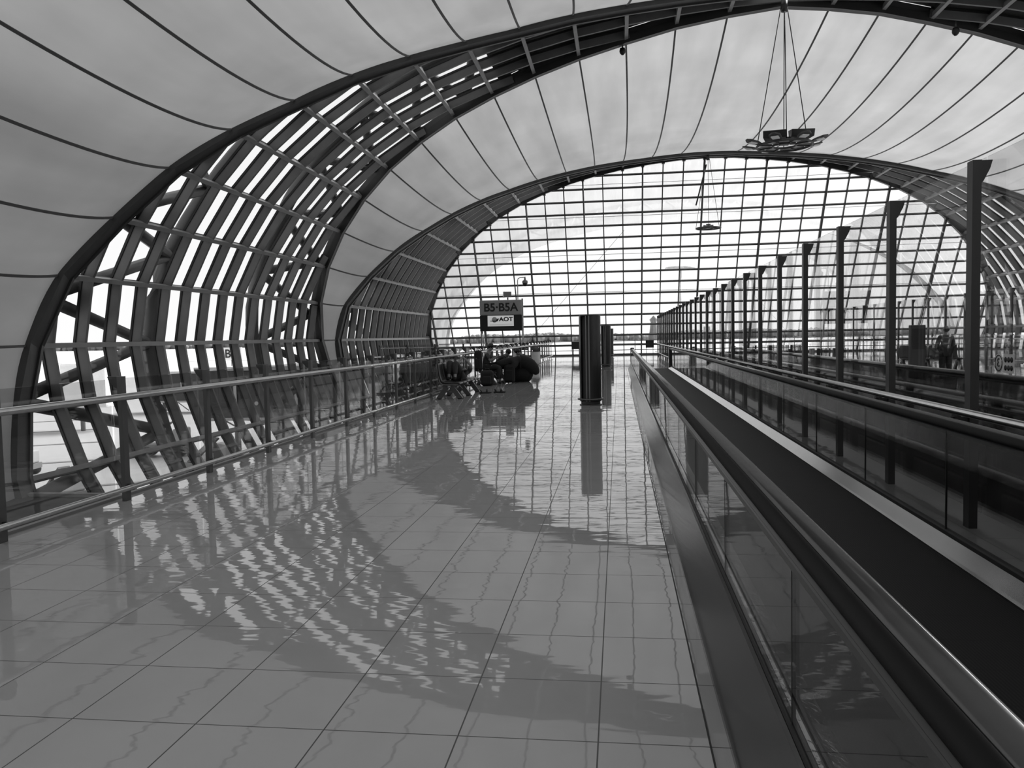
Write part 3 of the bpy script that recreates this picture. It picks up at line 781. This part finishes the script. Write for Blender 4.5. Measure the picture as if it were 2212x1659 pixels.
def person(label, J, loc, shirt='cloth2', trousers='jean', facing=(1,0,0), hairy=True, long_sleeve=False, group=None, shoes=True):
    root = empty('person', loc); tag(root, label, 'person', group)
    V = {k: Vector(v) for k, v in J.items()}
    F = Vector(facing).normalized()
    up = (V['head']-V['neck']).normalized()
    F = (F-up*F.dot(up)).normalized(); S = up.cross(F)   # S: left
    P = {}; E = []
    def a(k, p, r): P[k] = (tuple(p), r)
    a('pelvis', V['pelvis'], .13); a('waist', V['pelvis'].lerp(V['chest'], .45), .115); a('chest', V['chest'], .135); a('neck', V['neck'], .075); a('nape', V['neck'].lerp(V['head'], .35), .062)
    a('skull', V['head']+up*.01, .095); a('crown', V['head']+up*.08-F*.01, .075); a('jaw', V['head']-up*.065+F*.035, .066); a('nose', V['head']+F*.12-up*.02, .02); a('chin', V['head']-up*.1+F*.075, .03)
    E += [('pelvis','waist'),('waist','chest'),('chest','neck'),('neck','nape'),('nape','jaw'),('jaw','chin'),('jaw','skull'),('skull','crown'),('skull','nose')]
    for s in 'lr':
        a('sh'+s, V['sh'+s], .06); a('el'+s, V['el'+s], .042); a('wr'+s, V['wr'+s], .028)
        a('hip'+s, V['hip'+s], .095); a('kn'+s, V['kn'+s], .05); a('cf'+s, V['kn'+s].lerp(V['an'+s], .3), .06); a('an'+s, V['an'+s], .038); a('to'+s, V['to'+s], .03)
        E += [('chest','sh'+s),('sh'+s,'el'+s),('el'+s,'wr'+s),('pelvis','hip'+s),('hip'+s,'kn'+s),('kn'+s,'cf'+s),('cf'+s,'an'+s),('an'+s,'to'+s)]
        d = (V['wr'+s]-V['el'+s]).normalized(); pal = V['wr'+s]+d*.07; a('pa'+s, pal, (.034,.02)); E.append(('wr'+s,'pa'+s))
        side = d.cross(Vector((0,0,1)) if abs(d.z) < .9 else Vector((0,1,0))).normalized(); nn = side.cross(d)
        for i, (off, ln) in enumerate(((-.03,.06),(-.01,.075),(.01,.08),(.03,.068))):
            k1 = pal+side*off+d*.03; k2 = k1+d*ln*.5+nn*.008; k3 = k2+(d*.7+nn*.6).normalized()*ln*.5
            for q, kk, r in ((1,k1,.011),(2,k2,.009),(3,k3,.008)): a('f%d%d%s' % (i,q,s), kk, r)
            E += [('pa'+s,'f%d1%s' % (i,s)),('f%d1%s' % (i,s),'f%d2%s' % (i,s)),('f%d2%s' % (i,s),'f%d3%s' % (i,s))]
        t1 = V['wr'+s]+d*.03+side*.035; t2 = t1+(d+side*.6).normalized()*.04
        a('t1'+s, t1, .012); a('t2'+s, t2, .009); E += [('wr'+s,'t1'+s),('t1'+s,'t2'+s)]
    body = skin_obj('body', P, E, M['skin'], root, 'pelvis', 1)
    # eyes, ears
    mb = MB()
    for sg in (-1, 1): mb.ball(V['head']+F*.092+S*.034*sg+up*.012, .012, 6)
    mb.build('eyes', M['hair'], body)
    mb = MB()
    for sg in (-1, 1): mb.ball(V['head']+S*.092*sg, .025, 6, 0, (.6,.6,1))
    mb.build('ears', M['skin'], body)
    MB().ball(V['head']+F*.098-up*.055, .02, 8, 0, (.6,.9,.35)).build('mouth', M['cloth2'], body)
    if hairy:
        c = V['head']+up*.05-F*.035
        MB().ball(c, .106, 12).build('hair', M['hair'], root)
    # clothes
    P = {}; E = []
    a('w', V['pelvis']+(V['chest']-V['pelvis'])*.05, .155); a('m', V['pelvis'].lerp(V['chest'], .5), .145); a('c', V['chest'], .165); a('n', V['neck']-(V['neck']-V['chest'])*.12, .085)
    E += [('w','m'),('m','c'),('c','n')]
    for s in 'lr':
        a('s'+s, V['sh'+s], .08); e = V['sh'+s].lerp(V['el'+s], 1.0 if long_sleeve else .75); a('e'+s, e, .062); E += [('c','s'+s),('s'+s,'e'+s)]
        if long_sleeve: a('x'+s, V['wr'+s], .045); E.append(('e'+s,'x'+s))
    skin_obj('shirt', P, E, M[shirt], root, 'w', 2)
    P = {}; E = []
    a('p', V['pelvis'], .15)
    for s in 'lr':
        a('h'+s, V['hip'+s], .115); a('k'+s, V['kn'+s], .092); a('z'+s, V['kn'+s].lerp(V['an'+s], .88), .06); E += [('p','h'+s),('h'+s,'k'+s),('k'+s,'z'+s)]
    skin_obj('trousers', P, E, M[trousers], root, 'p', 2)
    if shoes:
        for s in 'lr':
            P = {}; a('a', V['an'+s]-Vector((0,0,.015)), .052); a('b', V['an'+s].lerp(V['to'+s], .55), .045); a('c', V['to'+s], .036)
            skin_obj('shoe', P, [('a','b'),('b','c')], M['cloth'], root, 'a', 1)
    return root
# seated with backpack (faces +X), seat z .47
p1 = person('seated person in grey shirt and black cap looking at a phone, backpack behind', dict(
    pelvis=(-.05,0,.60), chest=(-.0,0,1.03), neck=(.06,0,1.2), head=(.14,0,1.33), shl=(.02,.17,1.1), shr=(.02,-.17,1.1), ell=(.14,.2,.84), elr=(.14,-.2,.84),
    wrl=(.34,.06,.98), wrr=(.34,-.06,.98), hipl=(-.0,.1,.6), hipr=(-.0,-.1,.6), knl=(.44,.14,.62), knr=(.44,-.12,.62), anl=(.46,.14,.1), anr=(.4,-.14,.1), tol=(.62,.15,.04), tor=(.56,-.15,.04)),
    (-4.75, 29.1, 0), 'cloth2', 'cloth', (1,0,-.25))
MB().lathe((.145,0,1.36), [(.118,0),(.115,.05),(.08,.11),(0,.125)], 16).build('cap', M['hair'], p1)
bp = empty('backpack', (-5.03, 28.9, .48)); tag(bp, 'large black backpack standing on the bench behind the person in a cap', 'backpack')
MB().box((0,-.05,.38), (.26,.3,.76), 0).build('bag_body', M['cloth'], bp, .08); MB().box((.0,-.24,.28), (.2,.12,.36)).build('front_pocket', M['cloth'], bp, .04)
MB().tube([(.0,-.05,.74),(.06,-.05,.83),(.14,-.05,.74)], .02, 6).build('handle', M['hair'], bp)
ph = MB().box((0,0,0), (.012,.075,.15), 0).build('phone', M['txt']); ph.location = (-4.31, 29.1, 1.05); ph.rotation_euler = (0,-.4,0); tag(ph, 'dark phone held by the person in a cap', 'phone')
p2 = person('slumped traveller in black between the person in a cap and the hunched one, head bowed', dict(
    pelvis=(0,0,.60), chest=(.22,0,.92), neck=(.33,0,1.03), head=(.44,0,1.1), shl=(.26,.18,.95), shr=(.26,-.18,.95), ell=(.42,.24,.7), elr=(.42,-.24,.7),
    wrl=(.62,.08,.74), wrr=(.62,-.08,.74), hipl=(.03,.1,.6), hipr=(.03,-.1,.6), knl=(.5,.14,.62), knr=(.5,-.14,.62), anl=(.5,.14,.1), anr=(.46,-.16,.1), tol=(.66,.15,.04), tor=(.6,-.17,.04)),
    (-4.55, 30.0, 0), 'cloth', 'cloth', (1,0,-.6), long_sleeve=True)
p3 = person('hunched traveller in grey top bent over dark bags, facing left', dict(
    pelvis=(.44,0,.6), chest=(.16,0,.92), neck=(.02,0,1.02), head=(-.09,0,1.09), shl=(.14,-.18,.94), shr=(.14,.18,.94), ell=(.0,-.25,.68), elr=(.0,.25,.68),
    wrl=(-.22,-.08,.66), wrr=(-.22,.08,.66), hipl=(.4,-.1,.6), hipr=(.4,.1,.6), knl=(-.02,-.16,.6), knr=(-.02,.16,.6), anl=(.02,-.16,.1), anr=(.02,.16,.1), tol=(-.14,-.17,.04), tor=(-.14,.17,.04)),
    (-3.8, 31.3, 0), 'cloth2', 'cloth', (-1,0,-.5), long_sleeve=True)
def blob(name, label, cat, loc, pts, m):
    r = empty(name, loc); tag(r, label, cat)
    P = {str(i): (p[:3], p[3]) for i, p in enumerate(pts)}
    return r, skin_obj('bag_body', P, [(str(i), str(i+1)) for i in range(len(pts)-1)], m, r, '0', 2)
r, o = blob('duffel_bag', 'large black duffel bag on the floor in front of the hunched traveller', 'bag', (-3.5, 30.55, 0), [(-.66,0,.36,.36),(-.3,-.02,.36,.38),(.05,0,.36,.36),(.3,0,.3,.29)], M['cloth'])
MB().tube([(-.3,0,.68),(-.2,-.1,.8),(0,-.1,.82),(.1,0,.7)], .02, 6).build('handle', M['hair'], r)
r = empty('rucksack', (-4.62, 28.25, 0)); tag(r, 'black rucksack on the floor at the near end of the second bench, under the backpack', 'rucksack')
MB().box((0,0,.27), (.46,.34,.54)).build('bag_body', M['cloth'], r, .1); MB().box((.02,-.21,.2), (.3,.12,.28)).build('front_pocket', M['cloth'], r, .04)
MB().tube([(-.08,0,.52),(-.05,0,.6),(.06,0,.6),(.1,0,.52)], .016, 6).build('handle', M['hair'], r)
r = empty('travel_bag', (-4.0, 29.55, 0)); tag(r, 'upright black travel bag between the person in a cap and the duffel bag', 'bag')
MB().box((0,0,.36), (.4,.3,.68)).build('bag_body', M['cloth'], r, .09); MB().box((0,-.17,.3), (.3,.08,.4)).build('front_pocket', M['cloth'], r, .03)
MB().tube([(-.1,0,.68),(-.08,0,.8),(.08,0,.8),(.1,0,.68)], .016, 6).build('handle', M['hair'], r)
r = empty('black_coat', (-4.3, 29.5, .6)); tag(r, 'black coat bundled across the laps of the two travellers on the second bench', 'coat')
P = {'a': ((-.15,-.1,.1),.1), 'b': ((.12,0,.17),.13), 'c': ((.4,.15,.3),.15), 'd': ((.7,.35,.26),.13), 'e': ((.52,.1,.02),.15), 'g': ((.3,-.05,-.05),.1)}
skin_obj('fabric', P, [('a','b'),('b','c'),('c','d'),('c','e'),('e','g')], M['cloth'], r, 'a', 2)
r = empty('black_jacket', (-3.3, 30.3, 0)); tag(r, 'black jacket draped over the right end of the bags', 'jacket')
P = {'a': ((-.62,0,.78),.22), 'b': ((-.2,0,.76),.24), 'c': ((.06,0,.6),.22), 'd': ((.2,.0,.4),.16), 'e': ((.26,0,.26),.08), 'f': ((-.5,-.1,.55),.2)}
skin_obj('fabric', P, [('a','b'),('b','c'),('c','d'),('d','e'),('a','f')], M['cloth'], r, 'a', 2)
# lying person on bench 1, head at the far end (+Y)
pl = person('person lying on the nearest bench with knees raised and arms holding a phone', dict(
    pelvis=(.04,.55,.62), chest=(.06,1.02,.70), neck=(.06,1.28,.68), head=(.06,1.43,.68), shl=(.24,1.14,.68), shr=(-.12,1.14,.68), ell=(.34,.98,.88), elr=(-.1,.98,.9),
    wrl=(.14,1.14,1.05), wrr=(.0,1.14,1.06), hipl=(.13,.53,.6), hipr=(-.06,.53,.6), knl=(.0,.22,1.0), knr=(-.16,.24,1.02), anl=(.05,-.05,.58), anr=(-.14,-.02,.58), tol=(.05,-.17,.52), tor=(-.14,-.14,.52)),
    (-4.72, 22.9, 0), 'cloth2', 'jean', (0,-.2,1), group=None)
ph = MB().box((0,0,0), (.08,.15,.012), 0).build('phone', M['txt']); ph.location = (-4.65, 24.16, 1.13); ph.rotation_euler = (.5,0,0); tag(ph, 'phone held up by the lying person', 'phone')
# sandals
def sandal(label, x, y, rz):
    r = empty('sandal', (x, y, 0), rz); tag(r, label, 'sandal', 'pair of sandals on the floor')
    out = [(-.14,-.035),(-.1,-.045),(0,-.04),(.1,-.055),(.15,-.03),(.16,0),(.14,.04),(.08,.052),(0,.04),(-.1,.042),(-.14,.03)]
    n = len(out)
    MB().add([(x_,y_,.0) for x_,y_ in out]+[(x_,y_,.035) for x_,y_ in out], [tuple(range(n))[::-1], tuple(range(n,2*n))]+[(k,(k+1)%n,n+(k+1)%n,n+k) for k in range(n)]).build('sole', M['hair'], r)
    MB().tube([(.04,-.05,.03),(.05,-.03,.085),(.05,.03,.085),(.04,.05,.03)], .018, 8).build('strap', M['seat'], r)
    MB().tube([(-.08,-.045,.03),(-.11,-.03,.08),(-.13,0,.09),(-.11,.03,.08),(-.08,.045,.03)], .012, 6).build('heel_strap', M['seat'], r)
    r.scale = (1.25, 1.2, 1.35)
sandal('dark sandal on the floor by the bench, left one of the pair', -4.05, 24.3, .3)
sandal('dark sandal on the floor by the bench, right one of the pair', -3.64, 24.5, -.1)
# standing person beyond the screens
p4 = person('standing person in dark clothes seen through the glass screens on the right', dict(
    pelvis=(0,0,.96), chest=(0,0,1.3), neck=(0,0,1.5), head=(0,0,1.62), shl=(-.2,0,1.42), shr=(.2,0,1.42), ell=(-.26,.05,1.14), elr=(.26,.05,1.14),
    wrl=(-.2,.2,.98), wrr=(.2,.2,.98), hipl=(-.1,0,.93), hipr=(.1,0,.93), knl=(-.11,.02,.52), knr=(.11,.02,.52), anl=(-.12,0,.09), anr=(.12,0,.09), tol=(-.14,.16,.03), tor=(.14,.16,.03)),
    (10.9, 29, 0), 'cloth2', 'cloth', (0,1,0), long_sleeve=True)
kk = empty('information_kiosk', (10.05, 29.2, 0)); tag(kk, 'dark upright kiosk left of the standing person', 'kiosk')
MB().b2(-.24,.24,-.12,.12,.0,1.82).build('cabinet', M['dgrey'], kk, .02); MB().b2(-.2,.2,-.13,-.12,1.0,1.7).build('screen', M['txt'], kk)
# trash bag stand
tb = empty('bin_bag_stand', (-4.93, 48.2, 0)); tag(tb, 'clear bin bag on a hoop stand with tilted dark lid by the railing', 'bin')
MB().lathe((0,0,.04), [(.2,0),(.26,.12),(.25,.4),(.27,.72),(.27,.76),(.25,.76),(.25,.74)], 16).build('bag', M['bag'], tb)
MB().lathe((0,0,.0), [(0,0),(.22,0),(.22,.04),(0,.04)], 16).build('base', M['mgrey'], tb)
MB().tube([(.27*math.cos(2*PI*i/16), .27*math.sin(2*PI*i/16), .8) for i in range(16)], .02, 6, 0, True).build('hoop', M['post'], tb)
lid = MB().lathe((0,0,0), [(0,.05),(.2,.03),(.27,0),(0,0)], 16).build('lid', M['mgrey'], tb); lid.rotation_euler = (-.9, .5, 0); lid.location = (.0,.05,.95)
# screens on stands near the end wall
def tv(label, x, y):
    r = empty('display_stand', (x, y, 0)); tag(r, label, 'display', 'display stands near the end wall')
    MB().b2(-.32,.32,-.05,.05,.62,1.2).build('display', M['txt'], r, .02)
    for sx in (-.26, .26): MB().tube([(sx,0,.62),(sx,0,0)], .02, 6).build('leg', M['steel_d'], r)
tv('black display board on thin legs to the right of the walkway end', 2.42, 65.2)
tv('black display board on thin legs half hidden behind the nearest tower', -3.4, 64.5)
# floor level rail at the end wall
er = empty('guard_rail', (XC, 66.9, 0)); tag(er, 'low guard rail in front of the end wall', 'railing')
for z in (.45, .95, 1.2): MB().tube([(-21.3,0,z),(21.3,0,z)], .03, 8).build('rail', M['post'], er)
for k in range(-8, 9): MB().tube([(k*2.5,0,0),(k*2.5,0,1.2)], .03, 8).build('post', M['post'], er)
# ------------------------------------------------------------------ outside
gd = MB(); gd.b2(-1500, 1500, -300, 1600, -6.2, -6.0)
tag(gd.build('ground', M['ground']), 'bright flat concrete apron outside the glass', 'ground', kind='structure')
gz = MB(); gz.b2(-1500, 1500, 330, 1590, -6.0, -5.9)
tag(gz.build('ground', M['grass']), 'pale field beyond the apron', 'ground', kind='structure')
def treeline(y0, x0, x1, seed, h=8.6):
    rnd = random.Random(seed); mb = MB(); x = x0
    n = int((x1-x0)/1.6)
    for i in range(n):
        xx = x0+(x1-x0)*(i+rnd.random()*.6)/n; r = 4+rnd.random()*4; hh = h*(.7+.2*rnd.random()+.16*math.sin(i*.03+seed)+.1*math.sin(i*.11))
        mb.ball((xx, y0+rnd.random()*40, -6+hh*.45), 1.0, 5, 0, (r, r, hh*.58))
    return mb
tag(treeline(1100, -1400, 1400, 3, 11.5).build('tree_line', M['tree']), 'hazy line of distant trees along the horizon', 'trees', kind='stuff')
# jet bridges and apron equipment seen through the left glazing
def jetbridge(label, x0, x1, y, z0, z1, words, m):
    r = empty('jet_bridge', ((x0+x1)/2, y, -6)); tag(r, label, 'jet bridge'); w = (x1-x0)/2
    MB().b2(-w, w, 0, 2.6, z0+6, z1+6).build('tunnel', m, r, .05)
    MB().b2(-w-.1, w+.1, -.1, 2.7, z1+6, z1+6.25).build('roof', M['lgrey'], r)
    MB().b2(-w-.05, w+.05, -.06, 2.65, z0+5.8, z0+6).build('floor_beam', M['lgrey'], r)
    for xx in (-w*.6, w*.5):
        MB().tube([(xx,1.3,0), (xx,1.3,z0+6)], .22, 8).build('support_leg', M['mgrey'], r)
    for xx, zz, s, wd in words:
        t = text_mesh('lettering', wd, s, M['txtl'], r, .02, .02); t.rotation_euler = (PI/2,0,0); t.location = (xx, -.1, zz+6)
    for i in range(6):
        MB().bar((-w+.2+i*w*.3, .2, z0+5.8), (-w+.2+(i+1)*w*.3, .2, z0+4.9 if i % 2 else z0+5.8), .08, .08).build('stair_brace', M['mgrey'], r)
    return r
jetbridge('big dark jet bridge with large pale letters outside the left glazing', -28.6, -17.6, 52, -3.4, -.2, [(-2.9,-1.9,1.9,'ll'), (-1.2,-1.95,1.9,'.'), (-.1,-1.95,1.9,'c'), (1.35,-1.95,1.9,'n')], M['dgrey'])
jetbridge('smaller dark jet bridge farther left with pale letters', -52.5, -44.2, 84, -4.6, -1.6, [(-2.1,-2.85,1.6,'up'), (.9,-2.8,1.6,'m')], M['dgrey'])
cb = empty('bridge_cabin', (-47, 66, -6)); tag(cb, 'white boarding cabin with one dark oval window at far left outside', 'cabin')
MB().b2(-2.2,2.2,0,3,2.2,6.2).build('cabin_shell', M['white'], cb, .25); MB().lathe((0,0,0), [(0,0),(.38,0),(.38,.05),(0,.05)], 20, 0, True, 1, 1.8).build('window', M['txt'], cb)
for ch in cb.children:
    if ch.name.startswith('window'): ch.rotation_euler = (PI/2,0,0); ch.location = (.6,-.02,4.3)
MB().tube([(-1.2,1.5,0),(-1.2,1.5,2.2)], .2, 8).build('support_leg', M['mgrey'], cb)
sg = empty('stand_sign', (-56, 112, -6)); tag(sg, 'small white apron sign reading B5 on a pole', 'sign')
MB().b2(-1.9,1.6,0,.2,5.2,7.0).build('board', M['white'], sg); MB().tube([(0,.1,0),(0,.1,5.2)], .1, 6).build('pole', M['mgrey'], sg)
t = text_mesh('lettering', 'B5', 1.7, M['txt'], sg, .02, .02); t.rotation_euler = (PI/2,0,0); t.location = (-.1,-.05,6.05)
def loader(label, x, y, s, rz):
    r = empty('service_cart', (x, y, -6), rz); tag(r, label, 'service cart', 'service carts on the apron')
    MB().b2(-1.6*s,1.6*s,-.8*s,.8*s,.5*s,.9*s).build('chassis', M['mgrey'], r)
    MB().b2(.6*s,1.5*s,-.75*s,.75*s,.9*s,1.9*s).build('cab', M['lgrey'], r, .1)
    for a in (-1.1,1.1):
        for b in (-.7,.7):
            w = MB().lathe((0,0,0), [(0,-.15*s),(.4*s,-.15*s),(.4*s,.15*s),(0,.15*s)], 16).build('wheel', M['txt'], r); w.rotation_euler = (PI/2,0,0); w.location = (a*s,b*s,.4*s)
    MB().bar((-1.5*s,0,.9*s),(.4*s,0,2.3*s),.7*s,.12*s).build('conveyor', M['dgrey'], r)
loader('baggage loader cart parked under the smaller jet bridge', -31, 52, 1.0, .3)
loader('service cart nearest the glass left of the first railing posts', -27, 36, .8, -.5)
loader('service cart in front of the big jet bridge', -24, 45, .9, 1.0)
loader('small service cart near the far left rib', -36, 44, .8, .1)
mk = MB()
for i in range(5): mk.box((-30-i*7, 40+i*9, -5.98), (8, .5, .03), .5)
tag(mk.build('apron_marking', M['mgrey']), 'dark painted lines on the apron', 'marking', kind='stuff')
# flood light mast outside
ms = empty('light_mast', (15.2, 205, -6)); tag(ms, 'tall pale floodlight mast outside beyond the end wall', 'light mast')
MB().lathe((0,0,0), [(.6,0),(.3,23.6),(0,23.6)], 12).build('mast', M['pale'], ms)
MB().lathe((0,0,23.6), [(0,.5),(3.6,.4),(3.8,0),(0,0)], 20).build('head_ring', M['pale'], ms)
tw2 = empty('control_tower', (42, 1000, -6)); tag(tw2, 'faint distant building right of the towers on the horizon', 'building')
MB().lathe((0,0,0), [(8,0),(5,10),(3.5,22),(5,25),(0,30)], 10).build('shaft', M['tree'], tw2)

# ------------------------------------------------------------------ light
w = bpy.data.worlds.new('sky'); SC.world = w; w.use_nodes = True; T = w.node_tree; T.nodes.clear()
o = T.nodes.new('ShaderNodeOutputWorld'); b = T.nodes.new('ShaderNodeBackground'); T.links.new(b.outputs[0], o.inputs[0])
tc = T.nodes.new('ShaderNodeTexCoord'); sp = T.nodes.new('ShaderNodeSeparateXYZ'); T.links.new(tc.outputs['Generated'], sp.inputs[0])
cr = T.nodes.new('ShaderNodeValToRGB'); T.links.new(sp.outputs[2], cr.inputs[0])
cr.color_ramp.elements[0].position = 0; cr.color_ramp.elements[0].color = g3(.95)
cr.color_ramp.elements[1].position = .9; cr.color_ramp.elements[1].color = g3(.8)
T.links.new(cr.outputs[0], b.inputs[0]); b.inputs[1].default_value = 1.18
sun = bpy.data.lights.new('sun', 'SUN'); sun.energy = 9.5; sun.angle = math.radians(40)
so = bpy.data.objects.new('sun', sun); COL.objects.link(so)
d = Vector((.66, .4, .62)).normalized(); so.rotation_euler = d.to_track_quat('Z', 'Y').to_euler(); so.location = d*60

# ------------------------------------------------------------------ camera
f, yaw, pitch, roll = 1753.7, .131739, .0579431, -.0205237
cy, sy = math.cos(yaw), math.sin(yaw)
fwd = Vector((-sy, cy, 0)); rt = Vector((cy, sy, 0)); up = Vector((0,0,1))
Wv = fwd*math.cos(pitch)-up*math.sin(pitch); u2 = up*math.cos(pitch)+fwd*math.sin(pitch)
Rv = rt*math.cos(roll)+u2*math.sin(roll); Uv = u2*math.cos(roll)-rt*math.sin(roll)
cam = bpy.data.cameras.new('camera'); cam.sensor_width = 36; cam.lens = f/W_*36; cam.clip_end = 4000; cam.clip_start = .05
co = bpy.data.objects.new('camera', cam); COL.objects.link(co)
Mx = Matrix((Rv, Uv, -Wv)).transposed().to_4x4(); Mx.translation = Vector((0,0,1.7)); co.matrix_world = Mx
SC.camera = co
SC.view_settings.view_transform = 'Standard'; SC.view_settings.look = 'None'; SC.view_settings.exposure = 0.0; SC.view_settings.gamma = 1
SC.view_settings.use_curve_mapping = False
